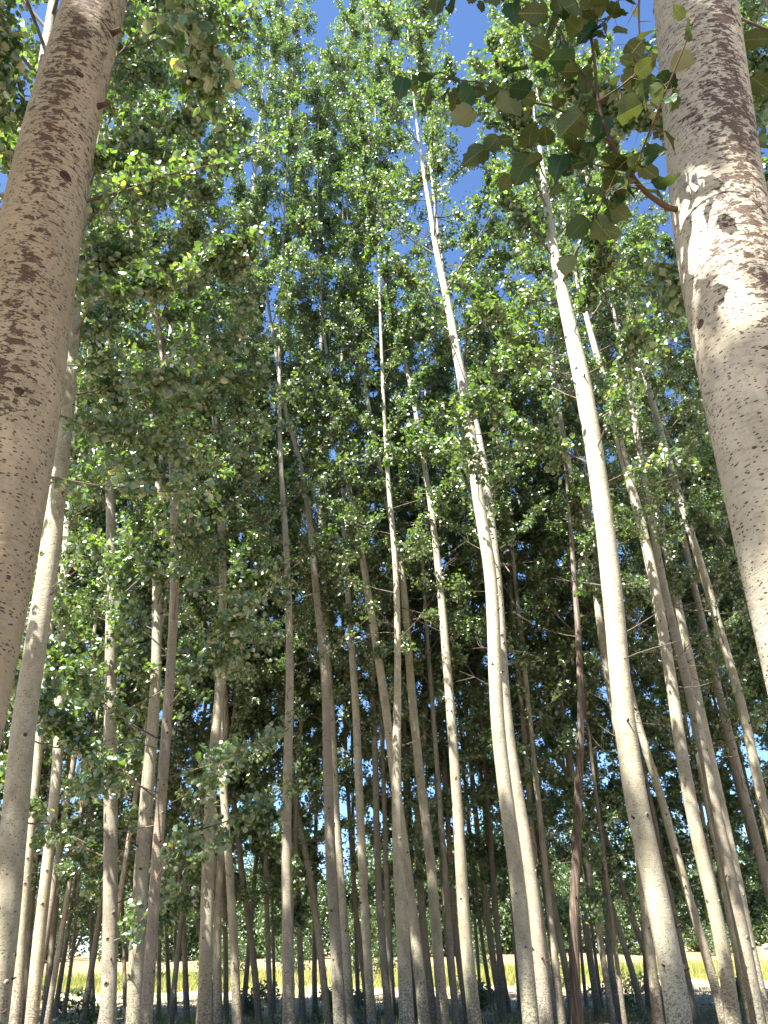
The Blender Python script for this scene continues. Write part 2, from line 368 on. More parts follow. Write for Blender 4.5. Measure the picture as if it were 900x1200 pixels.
def build_tree(pts_px, d, w, H, cb, bark, label, name='poplar_tree', dens=1.0, Lmax=1.8, leaf=.068, n_low=5, nl=22,
               sides=14, w2=None, crown=True, group=None, az_bias=None, p_base=.4, knots=5, cat='tree', low_len=1.2):
    P = np.array([at(x, y, d) for x, y in pts_px]); o = np.argsort(P[:, 2]); P = P[o]
    y0, w0 = w; i0 = min(range(len(pts_px)), key=lambda i: abs(pts_px[i][1] - y0))
    q = at(pts_px[i0][0], y0, d); D0 = w0 * depth(q) / F; z0 = q[2]
    zs = np.arange(-.12, H + .01, .25 if d > 5 else .08)
    x = np.interp(zs, P[:, 2], P[:, 0])
    lo = zs < P[0, 2]; s0 = (P[1, 0] - P[0, 0]) / (P[1, 2] - P[0, 2])
    x[lo] = P[0, 0] + s0 * .7 * (zs[lo] - P[0, 2])
    hi = zs > P[-1, 2]; k = max(0, len(P) - 3); s1 = (P[-1, 0] - P[k, 0]) / max(.1, P[-1, 2] - P[k, 2])
    dz = zs[hi] - P[-1, 2]; x[hi] = P[-1, 0] + s1 * 4.0 * (1 - np.exp(-dz / 4.0))
    x = smooth(x, 3 if d > 5 else 6)
    y = d + .02 * np.cumsum(rng.normal(0, .22, len(zs))) * (.25 if d < 5 else 1.0)
    y = smooth(y, 6); y += d - np.interp(3.0, zs, y)
    Dz = D0 * (1 - .66 * (zs - z0) / (H - z0))
    if w2 is not None:
        y2, ww = w2; i2 = min(range(len(pts_px)), key=lambda i: abs(pts_px[i][1] - y2))
        q2 = at(pts_px[i2][0], y2, d); D2 = ww * depth(q2) / F; z2 = q2[2]
        Dz = np.where(zs <= z2, D0 + (D2 - D0) * (zs - z0) / (z2 - z0), D2 * np.clip(1 - (zs - z2) / (H - z2), 0, 1) ** 1.7)
    t = np.clip((zs - (H - 7)) / 7, 0, 1); Dz = Dz * (1 - .75 * t ** 1.3)
    rad = np.maximum(Dz / 2, .010) * (1 + .32 * np.exp(-np.maximum(zs, 0) / .28))
    base = np.array([np.interp(0, zs, x), np.interp(0, zs, y), 0.0])
    stem = np.stack([x, y, zs], -1) - base
    root = empty(name, base); tag(root, label, cat, group)
    mb = MB(); tube(mb, stem, rad, sides, lump=.032 if d > 5 else .016)
    # knots: small eye-shaped swellings where old branches fell
    for _ in range(knots):
        zk = rng.uniform(1.0, min(H * .6, cb + 3)); ak = rng.uniform(math.pi, 2 * math.pi)
        c = np.array([np.interp(zk, zs, stem[:, 0]), np.interp(zk, zs, stem[:, 1]), zk]); r = np.interp(zk, zs, rad)
        dr = np.array([math.cos(ak), math.sin(ak), .1])
        ks = rng.uniform(.6, 1.2)
        if rng.random() < .3:
            tube(mb, np.array([c + dr * r * .8, c + dr * (r + .01), c + dr * (r + .05 * ks) + [0, 0, .012]]), [.02 * ks, .014 * ks, .009 * ks], 6, mi=2, cap=True)
        else:
            tube(mb, np.array([c + dr * r * .80, c + dr * r * 1.0, c + dr * (r * 1.05 + .004)]), np.array([r * .36, r * .27, r * .17]) * ks, 9, mi=0)
            tube(mb, np.array([c + dr * r * .90, c + dr * (r * 1.06 + .005), c + dr * (r * 1.07 + .008)]), np.array([r * .19, r * .13, r * .03]) * ks, 7, mi=2, cap=True)
    lv = None
    if crown:
        lv, tint = build_crown(zs, stem, rad, cb, H, dens, Lmax, leaf, mb, n_low, nl, low_len=low_len, kite=d > 13.5, az_bias=az_bias, p_base=p_base)
    elif n_low:
        build_crown(zs, stem, rad, H - .4, H, 1, .5, leaf, mb, n_low, 0, low_len=low_len)
    link('trunk', mb.mesh('trunk', [bark, TWIG, STUB]), root)
    if lv is not None:
        link('crown', lv.mesh('crown', [LEAF], smooth=False, tint=tint), root)
    return root, (zs, stem, rad, base)

# ---------------------------------------------------------------- the poplars seen one by one in the photograph
# (points along the stem, forward distance, (row, width), (row, width) or None, height, crown base, bark, label, extras)
TR = [
 # the two close stems that frame the view
 ([(-150,1200),(-58,800),(-7,600),(28,400),(57,200),(113,0)], 1.84, (600,115), (0,67), 21, 7.4, BLOT_L,
  "thick close tan poplar with brown blotched bark leaning right, at the left edge", dict(sides=40, knots=0, n_low=0, leaf=.07, Lmax=2.1, dens=1.2)),
 # one more stem, seen only between the leaves behind the top of the first
 ([(-70,1200),(-40,900),(-10,600),(20,300),(55,40)], 6.0, (40,14), None, 18, 5.6, GREYB,
  "grey stem showing between leaves behind the top of the close blotched tan trunk", dict(sides=16, knots=0, dens=1.9, Lmax=2.2)),
 ([(1075,1200),(968,775),(922,600),(886,450),(857,350),(836,200),(815,0)], 1.75, (600,125), (0,90), 21, 7.2, BLOT_R,
  "thick close white poplar with dark brown patches leaning left, at the right edge", dict(sides=40, knots=0, n_low=0, leaf=.07, Lmax=2.5, dens=1.2, az_bias=1.9)),
 # left group
 ([(-8,1200),(4,1100),(16,1000),(21,900),(34,800),(52,700),(64,600),(77,480),(90,330)], 8.0, (1000,30), (480,19), 19, 8.6, CREAM,
  "stout cream poplar just behind the close brown blotched trunk, leaning right", dict(sides=20)),
 ([(18,1200),(24,1100),(30,1030),(38,950),(44,880),(54,780),(62,690)], 16, (1100,13), None, 19, 8.5, CREAM,
  "slim sunlit poplar rising directly beside the stout cream one at left", {}),
 ([(28,1200),(34,1090),(39,1030),(46,980),(53,930),(60,860),(66,780)], 23, (1030,7), None, 18, 7, GREYB,
  "thin grey poplar squeezed between two sunlit stems at far left", {}),
 ([(37,1200),(45,1100),(54,1030),(62,950),(69,880),(70,800),(74,700),(79,620),(83,560)], 15.5, (1100,14), (680,9), 19, 9.5, CREAM,
  "cream poplar with a curving stem standing left of the thin stump-like stems", {}),
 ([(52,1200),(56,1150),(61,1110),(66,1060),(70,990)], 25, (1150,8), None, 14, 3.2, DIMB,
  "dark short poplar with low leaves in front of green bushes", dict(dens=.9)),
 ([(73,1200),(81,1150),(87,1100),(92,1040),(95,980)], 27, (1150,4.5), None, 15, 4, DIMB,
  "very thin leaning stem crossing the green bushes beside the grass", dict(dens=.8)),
 ([(109,1200),(107,1130),(107,1080),(108,1020),(109,950)], 26, (1120,5.5), None, 15, 4.5, GREYB,
  "thin straight stem with a sunlit upper half, left of the dark straight trunk", dict(dens=.8)),
 ([(127,1200),(129,1100),(130,1000),(129,850),(130,700),(130,600),(128,560),(122,490),(118,430)], 12.8, (1100,18), (500,9), 19, 4.6, GREYB,
  "straight grey brown poplar with a bright white top showing through leaves", dict(dens=1.0, low_len=1.6, p_base=.8)),
 ([(147,1200),(146,1140),(144,1080),(142,1030)], 27, (1130,4.5), None, 15, 4.5, DIMB,
  "dark thin stem bending between the straight trunk and the twin trunks", dict(dens=.8)),
 ([(157,1200),(162,1080),(167,1000),(171,950),(177,870),(183,815),(184,720),(184,640)], 13, (1080,18), (820,13), 18, 7.5, CREAM,
  "left one of the twin trunks, with a sunlit lower stem", dict(sides=16)),
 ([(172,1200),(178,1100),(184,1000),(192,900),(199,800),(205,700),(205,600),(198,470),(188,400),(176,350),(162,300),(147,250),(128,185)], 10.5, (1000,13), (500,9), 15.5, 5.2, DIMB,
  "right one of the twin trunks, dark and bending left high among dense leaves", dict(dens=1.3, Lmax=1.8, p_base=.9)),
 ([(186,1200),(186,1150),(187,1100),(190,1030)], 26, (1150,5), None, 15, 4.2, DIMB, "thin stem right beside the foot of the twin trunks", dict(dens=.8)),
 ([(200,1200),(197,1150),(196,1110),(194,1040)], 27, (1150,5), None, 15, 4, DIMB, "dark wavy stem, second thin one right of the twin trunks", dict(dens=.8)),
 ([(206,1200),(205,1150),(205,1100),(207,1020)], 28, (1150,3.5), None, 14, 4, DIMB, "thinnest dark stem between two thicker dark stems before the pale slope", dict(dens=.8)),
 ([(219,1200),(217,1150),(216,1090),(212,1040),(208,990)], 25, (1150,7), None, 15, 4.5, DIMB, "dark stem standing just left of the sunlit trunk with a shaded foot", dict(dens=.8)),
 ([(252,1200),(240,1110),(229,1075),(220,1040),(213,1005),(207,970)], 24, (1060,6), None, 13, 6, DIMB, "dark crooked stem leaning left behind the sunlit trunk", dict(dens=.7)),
 ([(239,1200),(242,1100),(244,1000),(248,900),(257,820),(262,700),(256,560),(249,460),(243,400)], 14.6, (1080,15), (700,9), 20, 9, CREAM,
  "sunlit poplar with a dark shaded foot and smooth stem leaning slightly right", dict(sides=18)),
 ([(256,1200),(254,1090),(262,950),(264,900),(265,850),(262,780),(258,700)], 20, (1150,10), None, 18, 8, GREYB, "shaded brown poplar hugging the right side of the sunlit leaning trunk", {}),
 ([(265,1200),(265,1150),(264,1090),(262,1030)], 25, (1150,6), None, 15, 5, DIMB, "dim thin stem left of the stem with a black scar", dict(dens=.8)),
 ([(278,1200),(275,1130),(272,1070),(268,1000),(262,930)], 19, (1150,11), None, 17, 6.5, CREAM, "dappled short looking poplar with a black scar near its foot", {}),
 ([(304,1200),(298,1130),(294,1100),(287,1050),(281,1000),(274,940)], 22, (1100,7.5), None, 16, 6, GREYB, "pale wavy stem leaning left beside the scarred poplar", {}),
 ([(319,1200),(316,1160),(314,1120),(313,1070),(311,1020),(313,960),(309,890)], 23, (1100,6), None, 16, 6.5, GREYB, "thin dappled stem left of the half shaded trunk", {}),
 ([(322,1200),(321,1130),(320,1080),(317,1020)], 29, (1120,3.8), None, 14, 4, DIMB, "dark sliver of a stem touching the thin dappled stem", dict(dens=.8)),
 # centre group
 ([(339,1200),(337,1100),(335,1000),(337,900),(340,800),(339,720),(336,640),(330,560)], 15.5, (1100,13), (720,8), 19.5, 9.5, GREYB,
  "upright poplar shaded on its left with a sunlit wedge near the foot", dict(sides=16)),
 ([(355,1200),(352,1120),(350,1060),(348,1010),(345,950)], 23, (1110,7), None, 16, 6, DIMB, "dark ragged stem just right of the half shaded upright trunk", {}),
 ([(384,1200),(377,1120),(370,1075),(363,1020),(354,980),(346,940),(338,890)], 21.5, (1100,8), None, 16, 6.5, GREYB, "crooked stem leaning left, sunlit on its upper bend", {}),
 ([(370,1200),(368,1150),(369,1110),(369,1060)], 27, (1150,6), None, 14, 4.5, GREYB, "spotted pale stem half hidden behind the crooked leaning one", dict(dens=.8)),
 ([(399,1200),(393,1100),(387,1000),(384,900),(382,800),(371,700),(362,600),(352,540),(331,470),(320,390)], 16.2, (1100,14), (700,8), 21, 11, GREYB,
  "shaded grey trunk with a sunlit brown neighbour pressed to its right", dict(sides=16)),
 ([(411,1200),(405,1100),(397,1000),(393,940),(390,860),(386,790),(380,700)], 19.5, (1100,10), None, 19, 9, CREAM, "sunlit poplar pressed against the right side of the shaded grey trunk", {}),
 ([(421,1200),(418,1130),(417,1080),(415,1020)], 28, (1150,5), None, 14, 4, GREYB, "ragged thin stem in the bright gap left of a smooth sunlit trunk", dict(dens=.8)),
 ([(432,1200),(424,1120),(417,1070),(413,1010),(409,950)], 24, (1120,6), None, 15, 5.5, DIMB, "dark stem running close along the left side of a smooth sunlit trunk", dict(dens=.8)),
 ([(436,1200),(429,1100),(424,1000),(421,930),(418,850),(414,780),(408,700)], 18.5, (1100,10), (850,9), 19, 9, CREAM, "smooth sunlit poplar with a shaded foot, next to a dark stem", {}),
 ([(457,1200),(447,1100),(442,1000),(440,900),(437,800),(432,720),(426,640)], 20, (1100,9), None, 18, 8.5, GREYB, "wavy half lit poplar left of the dark rough footed trunk", {}),
 ([(463,1200),(459,1130),(457,1080),(454,1010)], 28, (1130,4), None, 15, 5, DIMB, "dark thin stem between the wavy poplar and the rough footed trunk", dict(dens=.8)),
 ([(477,1200),(472,1100),(466,1000),(464,920),(466,820),(466,720),(463,650),(456,580)], 15.8, (1100,15.5), (800,8.5), 20, 10, CREAM,
  "poplar with pale upper stem and dark rough lower trunk in the middle", dict(sides=16)),
 ([(498,1200),(487,1100),(480,1040),(474,1000),(461,900),(448,800),(432,700),(419,620),(407,565),(398,500),(385,430)], 17.2, (1100,13), (700,8.5), 21, 12, CREAM,
  "sunlit poplar with a scarred stem leaning left across the rough footed trunk", dict(sides=16)),
 ([(509,1200),(496,1090),(490,1000),(489,960),(494,900),(498,850),(500,750),(502,690)], 22, (1080,9), None, 18, 8.5, GREYB, "brown stem half hidden behind the scarred leaning poplar", {}),
 ([(520,1200),(512,1100),(504,1000),(493,920),(484,830),(478,760),(474,690),(466,640),(455,600),(447,555),(437,505),(424,430)], 17.6, (1100,12.5), (700,8), 21, 12, CREAM,
  "smooth bright poplar with a gently curving stem, left of a bright knotted one", dict(sides=16)),
 ([(535,1200),(530,1160),(524,1110),(520,1050),(516,990)], 24, (1150,6), None, 15, 5, DIMB, "dark thin stem between the smooth bright poplar and the knotted bright one", dict(dens=.8)),
 ([(549,1200),(541,1150),(534,1100),(530,1050),(527,990),(522,920)], 23, (1100,7), None, 16, 6, DIMB, "dark stem shadowing the left side of the knotted bright poplar", dict(dens=.8)),
 ([(557,1200),(551,1150),(545,1100),(541,1050),(540,1000),(535,930),(528,830),(519,720),(513,660),(507,605),(498,550),(491,505),(482,455),(470,405),(455,340)], 16.2, (1050,14), (720,9), 21, 13, CREAM,
  "bright knotted poplar standing alone left of the tallest bare trunk", dict(sides=16)),
 ([(565,1200),(562,1150),(559,1110),(555,1060)], 29, (1150,4), None, 15, 4, DIMB, "thin dark stem right behind the knotted bright poplar", dict(dens=.8)),
 ([(580,1200),(575,1170),(569,1130),(563,1090),(558,1040)], 27, (1150,5), None, 15, 3.8, DIMB, "dark stem left of a cluster of three in the bright field gap", dict(dens=.8)),
 ([(590,1200),(583,1160),(577,1120),(572,1080),(566,1030)], 25, (1150,8), None, 15, 3.6, DIMB, "thickest stem of the dark cluster in the bright field gap", dict(dens=.8)),
 ([(599,1200),(592,1160),(586,1120),(581,1080),(576,1030)], 26, (1150,6), None, 15, 3.6, DIMB, "rightmost leaning stem of the dark cluster beside the tall bare trunk", dict(dens=.8)),
 # tall central pair
 ([(622,1200),(613,1100),(603,1000),(587,900),(580,800),(578,700),(573,650),(562,600),(556,550),(551,500),(542,450),(533,400),(524,350),(512,300),(503,240)], 12.4, (1000,18), (500,13), 21, 11.5, CREAM,
  "tallest bare grey white trunk, front one of the crossing pair", dict(sides=20, dens=.75, n_low=10)),
 ([(640,1200),(630,1100),(619,1000),(604,920),(595,860),(589,790),(586,720),(580,650),(574,600),(568,550),(562,510),(553,475),(540,420)], 15.2, (1100,16), (600,11), 20, 11, GREYB,
  "shaded grey trunk behind the tallest bare trunk, showing at its right", dict(sides=16)),
 ([(651,1200),(642,1140),(635,1090),(629,1040),(625,1000),(621,940)], 21, (1090,8), None, 16, 6, GREYB, "dappled ochre stem leaning along the shaded grey trunk", {}),
 ([(657,1200),(650,1140),(646,1100),(641,1060),(634,1010)], 25, (1150,7), None, 15, 5, DIMB, "dark leaning stem left of the reddish dead trunk", dict(dens=.8)),
 ([(673,1200),(662,1125),(653,1090),(648,1060),(642,1010),(633,950)], 23, (1120,8), None, 15, 5.5, GREYB, "grey stem leaning into the foot of the reddish dead trunk", dict(dens=.8)),
 ([(654,1160),(648,1110),(640,1060),(634,1000)], 30, (1110,4), None, 14, 4.5, DIMB, "faint thin stem far behind the leaning grey one", dict(dens=.8)),
 # white one behind the dead tree
 ([(760,1100),(745,960),(733,900),(718,830),(708,760),(701,730),(697,660),(687,617),(672,570),(660,510),(652,455)], 17.2, (660,7.5), None, 20, 11.5, CREAM,
  "slim white poplar crossing behind the big speckled trunk, topped by bare twigs", dict(n_low=12)),
 ([(797,1200),(784,1100),(771,1050),(757,1000),(738,900),(726,800),(718,700),(706,600),(692,500),(677,420),(660,350),(650,300),(642,255),(636,200)], 9.7, (1100,29), (420,19), 19, 10.2, CREAM,
  "big speckled grey trunk with bands of shade, right of the reddish dead trunk", dict(sides=24, leaf=.07, p_base=.95, dens=1.3)),
 ([(690,1200),(686,1170),(682,1130),(679,1080)], 29, (1150,4), None, 14, 4.5, DIMB, "very thin stem touching the right side of the dead trunk foot", dict(dens=.8)),
 ([(703,1200),(697,1160),(691,1120),(685,1080),(680,1030),(675,980)], 24, (1130,8), None, 15, 5.5, GREYB, "pale mottled stem, first clear one right of the dead trunk", dict(dens=.8)),
 ([(708,1200),(703,1160),(697,1120),(693,1080)], 28, (1150,4), None, 14, 4.5, DIMB, "thin stem in front of the yellow field, between two mottled stems", dict(dens=.8)),
 ([(724,1200),(718,1150),(714,1110),(711,1080),(709,1030)], 25, (1130,8), None, 15, 5.5, GREYB, "mottled stem standing in the middle of the yellow field gap", dict(dens=.8)),
 ([(757,1200),(744,1150),(730,1100),(717,1067),(706,1030),(692,985),(681,950),(668,900)], 22.5, (1100,7), None, 16, 8, GREYB, "bent brown stem leaning left across the yellow field", dict(dens=.6)),
 ([(780,1180),(765,1140),(750,1100),(735,1060),(720,1010),(700,955),(685,930),(665,915),(643,870),(630,830)], 23, (1060,7), None, 17, 9, GREYB,
  "strongly leaning slim stem ending left of the big speckled trunk", dict(dens=.6)),
 ([(762,1200),(758,1150),(755,1090),(752,1040)], 26, (1140,7), None, 14, 5, DIMB, "dark stem hidden close behind the left side of the speckled trunk foot", dict(dens=.8)),
 # right group
 ([(850,1200),(834,1140),(824,1110),(812,1067),(803,1035),(793,1005),(783,965),(767,907),(750,860),(737,800)], 18.5, (1110,11), None, 18, 8.5, CREAM,
  "half lit leaning poplar between the big speckled trunk and a bright straight one", {}),
 ([(859,1200),(847,1100),(834,1050),(821,1000),(801,900),(787,800),(770,700),(749,600),(733,550),(722,500),(706,440),(690,380)], 13.6, (1100,16.5), (500,9.5), 20, 11.5, CREAM,
  "bright white leaning trunk, second large one right of the dead trunk", dict(sides=18, n_low=10)),
 ([(880,1200),(866,1130),(856,1080),(845,1020),(833,960),(824,920),(816,870),(809,820)], 19.5, (1020,8), None, 17, 8.5, CREAM,
  "thin bright sliver of a trunk tucked behind a shaded brown one", {}),
 ([(888,1200),(872,1100),(861,1050),(848,1000),(829,900),(806,800),(778,690),(768,635),(757,570),(744,500)], 14.0, (1100,16), (690,9), 19, 10.5, GREYB,
  "shaded brown leaning trunk, next to the right of the bright white one", dict(sides=16)),
 ([(900,1200),(888,1150),(881,1120),(872,1070),(860,1010),(846,950)], 17, (1120,13), None, 18, 8, CREAM,
  "sunlit tan trunk rising at the lower right corner", {}),
 ([(882,1200),(873,1175),(866,1150),(861,1110),(856,1060)], 26, (1150,6), None, 14, 5, DIMB, "dark stem in the gap between bright and brown leaning trunks", dict(dens=.8)),
 ([(925,1090),(910,1010),(893,940),(878,860),(862,795),(845,745),(838,715),(827,675),(813,635),(800,590)], 15.5, (860,11), None, 18, 8.5, CREAM,
  "white broken looking stem showing in pieces among leaves at right", dict(dens=1.1)),
 ([(960,900),(905,760),(877,697),(867,673),(850,643),(830,610)], 20, (650,6.5), None, 18, 9, GREYB,
  "slim grey stem slanting left beside the close white trunk", {}),
 ([(945,1200),(920,1120),(905,1060),(888,990),(872,930)], 18, (1060,11), None, 18, 7.5, GREYB,
  "grey trunk half out of sight at the lower right edge", {}),
]
LABELS = set()
NEAR = {}
for i, (pts, d, w, w2, H, cb, bark, label, ex) in enumerate(TR):
    assert label not in LABELS, label
    assert 4 <= len(label.split()) <= 16, label
    LABELS.add(label)
    kw = dict(n_low=5, knots=13 if d < 20 else 3, sides=14 if d < 20 else 9, nl=22, group="tall poplars of the grove")
    kw.update(ex)
    if 7 < d < 19.9: H = 1.65 + d * math.tan(R(rng.uniform(62, 65.5) if d < 16.5 else rng.uniform(58, 62))); cb = cb - 2.8
    elif d >= 19.9: H = H + rng.uniform(5, 8); cb = max(2.3, cb - 1.8)
    H = max(H, 15.5)
    kw['Lmax'] = kw.get('Lmax', 1.8) * 1.45; kw['nl'] = 39; kw['p_base'] = kw.get('p_base', .75); kw['dens'] = kw.get('dens', 1.0) * .9; kw['leaf'] = kw.get('leaf', .068) * 1.2
    NEAR[i] = build_tree(pts, d, w, H, cb, bark, label, w2=w2, **kw)
# the reddish dead tree
dead, dinfo = build_tree([(677,1200),(673,1150),(672,1100),(673,1050),(676,1000),(678,900),(682,840),(680,800),(678,750),(675,700),(671,650),(667,600),(662,540),(654,500),(652,450),(650,420)],
    16.0, (1100,12), 15.5, 14, DEAD, "reddish brown dead trunk with peeling wood and bare twigs", name='dead_tree', w2=(600,5), crown=False, n_low=26, knots=3, sides=16, low_len=1.5)

# details on the two close stems: cut branch stubs
def stub(info, root, px, py, d, out, length, r, mat=STUB):
    zs, stem, rad, base = info
    p = at(px, py, d) - base
    c = np.array([np.interp(p[2], zs, stem[:, 0]), np.interp(p[2], zs, stem[:, 1]), p[2]]); rr = np.interp(p[2], zs, rad)
    out = unit(np.array(out, float)); mb = MB()
    s = c + out * rr * .82
    tube(mb, [s, s + out * rr * .2, s + out * (rr * .25 + length * .5) + [0, 0, .004], s + out * (rr * .25 + length) + [0, 0, .012]], [r * 1.7, r * 1.25, r, r * .7], 10, lump=.08, cap=True)
    link('branch_stub', mb.mesh('branch_stub', [mat]), root)
r1, i1 = NEAR[0]; r2, i2 = NEAR[2]
stub(i1, r1, 140, 50, 1.84, (1, -.25, .1), .03, .010)
stub(i1, r1, 120, 132, 1.84, (1, -.1, .15), .04, .009)
def scar(info, root, z, ang, r):
    zs, stem, rad, base = info
    c = np.array([np.interp(z, zs, stem[:, 0]), np.interp(z, zs, stem[:, 1]), z]); rr = np.interp(z, zs, rad)
    dr = np.array([math.cos(ang), math.sin(ang), 0]); mb = MB()
    tube(mb, [c + dr * rr * .85, c + dr * (rr * 1.0), c + dr * (rr * 1.0 + r * .18), c + dr * (rr + r * .05)], [r * 1.5, r * 1.1, r * .8, r * .2], 12, lump=.1, cap=True)
    link('knot', mb.mesh('knot', [STUB]), root)
for z, a, r in [(3.02, -1.0, .012), (2.65, -1.1, .014), (3.95, -.7, .02), (2.2, -1.9, .012), (4.5, -.9, .012)]: scar(i1, r1, z, a, r)
for z, a, r in [(3.75, -.2, .016), (3.2, -2.9, .014), (2.5, -1.8, .010)]: scar(i2, r2, z, a, r)

# ------------------------------------------------ leafy branch growing from the close right trunk, large leaves
def palm_leaf_template():
    prof = [(0, 0), (.16, -.03), (.33, .06), (.40, .17), (.36, .24), (.44, .36), (.46, .46), (.37, .52), (.36, .60), (.35, .72), (.24, .77), (.17, .86), (.08, .93), (0, 1.0)]
    return prof
def near_leaf(mb, uvl, tl, base, tipdir, nrm, size, tint, petiole_from=None):
    prof = palm_leaf_template(); n = len(prof)
    a = unit(tipdir); nrm = unit(nrm - a * np.dot(nrm, a)); b = np.cross(a, nrm)
    cup = rng.uniform(-.15, .5); bend = rng.uniform(-.2, .6); tw = rng.uniform(-.35, .35); wd = rng.uniform(.82, 1.12); pj = rng.normal(0, .018, (2, n, 2))
    V = []; U = []
    for s in (1, -1):
        for k in range(3):      # three columns from midrib to edge
            f = (0, .55, 1)[k]
            for (px, py) in prof:
                jx, jy = pj[0 if s > 0 else 1][prof.index((px, py))] if k == 2 and 0 < py < 1 else (0, 0); xx = px * f * s * .95 * wd + jx; yy = py + jy
                zz = cup * abs(xx) - bend * yy * yy + tw * xx * yy + .02 * math.sin(22 * (yy - abs(xx) * .85)) * min(1, abs(xx) * 5) + (.05 * math.sin(9 * yy + 7 * tw) * s if k == 2 else 0)
                V.append(base + size * (xx * b + yy * a + zz * nrm)); U.append((xx, yy))
    V = np.array(V); U = np.array(U); q = []
    for si in range(2):
        o = si * 3 * n
        for k in range(2):
            for j in range(n - 1):
                f = [o + k * n + j, o + (k + 1) * n + j, o + (k + 1) * n + j + 1, o + k * n + j + 1]
                q.append(f if si == 0 else f[::-1])
    mb.add(V, q); uvl.append(U); tl.append(np.full(len(V), tint))
def big_branch():
    d0 = 1.75
    wood = MB()
    def path(pts, r0, r1, sides=8):
        p = np.array([at(x, y, d) for x, y, d in pts]) - i2[3]
        t = np.linspace(0, len(p) - 1, len(p) * 5); q = np.stack([np.interp(t, np.arange(len(p)), p[:, k]) for k in range(3)], -1)
        q = np.stack([smooth(q[:, k], 2) for k in range(3)], -1); q[0] = p[0]
        tube(wood, q, np.linspace(r0, r1, len(q)), sides, lump=.05); return q
    zs, stem, rad, base = i2
    main = path([(800,247,1.75),(780,243,1.70),(752,222,1.66),(736,200,1.64),(714,165,1.62),(700,120,1.61),(697,70,1.62),(690,30,1.6),(700,-40,1.6)], .010, .004)
    c0 = main[0]; dr = unit(main[5] - main[0]); tube(wood, [c0 - dr * .012, c0 + dr * .008, c0 + dr * .02, c0 + dr * .035], [.030, .022, .015, .0105], 12, lump=.08)
    tw = [main,
          path([(742,205,1.65),(757,165,1.6),(778,112,1.5),(800,60,1.42),(815,20,1.36)], .004, .002),
          path([(716,170,1.62),(690,150,1.66),(650,125,1.7),(620,120,1.75),(575,97,1.8),(525,93,1.84),(480,90,1.86)], .004, .0018),
          path([(700,120,1.61),(730,100,1.55),(752,80,1.52),(738,60,1.5)], .004, .002),
          path([(700,110,1.61),(670,70,1.66),(655,30,1.7),(625,5,1.75),(570,-8,1.8),(515,-12,1.82)], .004, .002),
          path([(735,200,1.64),(700,195,1.6),(670,180,1.58),(640,185,1.6)], .0035, .0018),
          path([(752,222,1.66),(715,215,1.62),(700,250,1.6)], .003, .0015),
          path([(690,40,1.6),(715,20,1.55),(735,-20,1.5)], .003, .0018)]
    lf = MB(); uvl = []; tl = []; petp0 = []; petp1 = []
    # (x, y, size in photo px, face seen: 1 upper, 0 lower, tint)
    spots = [(503,85,44,1,.5),(470,102,32,1,.2),(540,138,46,0,.8),(549,112,34,1,.7),(597,125,46,0,.75),(612,200,44,1,.5),(655,190,38,1,.2),(683,184,40,1,.2),
             (668,148,48,0,.45),(735,130,52,0,.35),(722,180,56,0,.4),(758,104,34,1,.2),(783,97,34,1,.1),(801,72,36,0,1.),(808,8,46,1,1.),(688,229,28,0,.3),
             (706,268,40,0,.55),(677,268,34,1,.5),(664,312,34,0,.7),(658,70,38,1,.8),(640,30,48,0,.25),(605,78,36,1,.6),(575,172,34,0,.3),(556,182,40,0,.2),
             (632,55,40,0,.3),(690,20,40,0,.3),(663,10,40,0,.35),(700,55,36,0,.3),(620,155,40,0,.3),(640,160,36,0,.2),(590,165,34,0,.25),(610,105,40,1,.3),
             (748,185,36,0,.6),(762,180,34,1,.3),(778,215,32,1,.2),(755,200,34,0,.4),(745,60,30,0,.4),(690,95,34,0,.2),(655,115,32,0,.3),(640,90,32,0,.25),
             (715,230,36,0,.35),(765,230,34,1,.15),(725,212,34,0,.3),(575,110,36,0,.3),(700,160,36,1,.1),(625,15,42,0,.2),(600,10,36,0,.3),(575,0,30,0,.4),
             (512,5,34,0,.2),(530,8,26,1,.2),(648,222,26,0,.4),(592,215,24,0,.5),(690,0,40,0,.25),(720,10,34,0,.3),(650,-5,44,0,.3),(893,100,36,0,.25),(888,45,36,0,.4)]
    allp = np.vstack(tw)
    for (x, y, s, face, tint) in spots:
        if x > 850: d = 1.9
        else: d = 1.62 + rng.uniform(-.12, .14) if x > 600 else 1.78 + rng.uniform(-.08, .1)
        c = at(x, y, d) - i2[3]
        toeye = unit(EYE - (c + i2[3]))
        size = .87 * s * depth(c + i2[3]) / F
        nr = toeye * (1 if face else -1) + rng.normal(0, .38, 3)
        j = np.argmin(np.linalg.norm(allp - c, axis=1)); br = allp[j]
        td = (c - br) / max(.02, np.linalg.norm(c - br)) + np.array([0, 0, -.5]) + rng.normal(0, .35, 3)
        td = unit(td); nr = unit(nr - td * np.dot(nr, td) * .85)
        bpt = c - td * size * .5
        near_leaf(lf, uvl, tl, bpt, td, nr, size, tint)
        L0 = np.linalg.norm(bpt - br)
        if L0 < .17: 
            mid = (br + bpt) / 2 + np.array([0, 0, .02]); petp0 += [br, mid]; petp1 += [mid, bpt]
    for k in range(110):
        q = tw[rng.integers(0, len(tw))]; br = q[rng.integers(len(q) // 3, len(q))]
        td = unit(rng.normal(0, .7, 3) + np.array([-.2, -.1, -.5])); pl = rng.uniform(.02, .06)
        size = rng.uniform(.04, .08)
        nr = unit(rng.normal(0, .6, 3) + np.array([0, .1, .9])); bpt = br + td * pl
        near_leaf(lf, uvl, tl, bpt, unit(td + rng.normal(0, .3, 3)), nr, size, rng.uniform(.0, .6)); petp0.append(br); petp1.append(bpt)
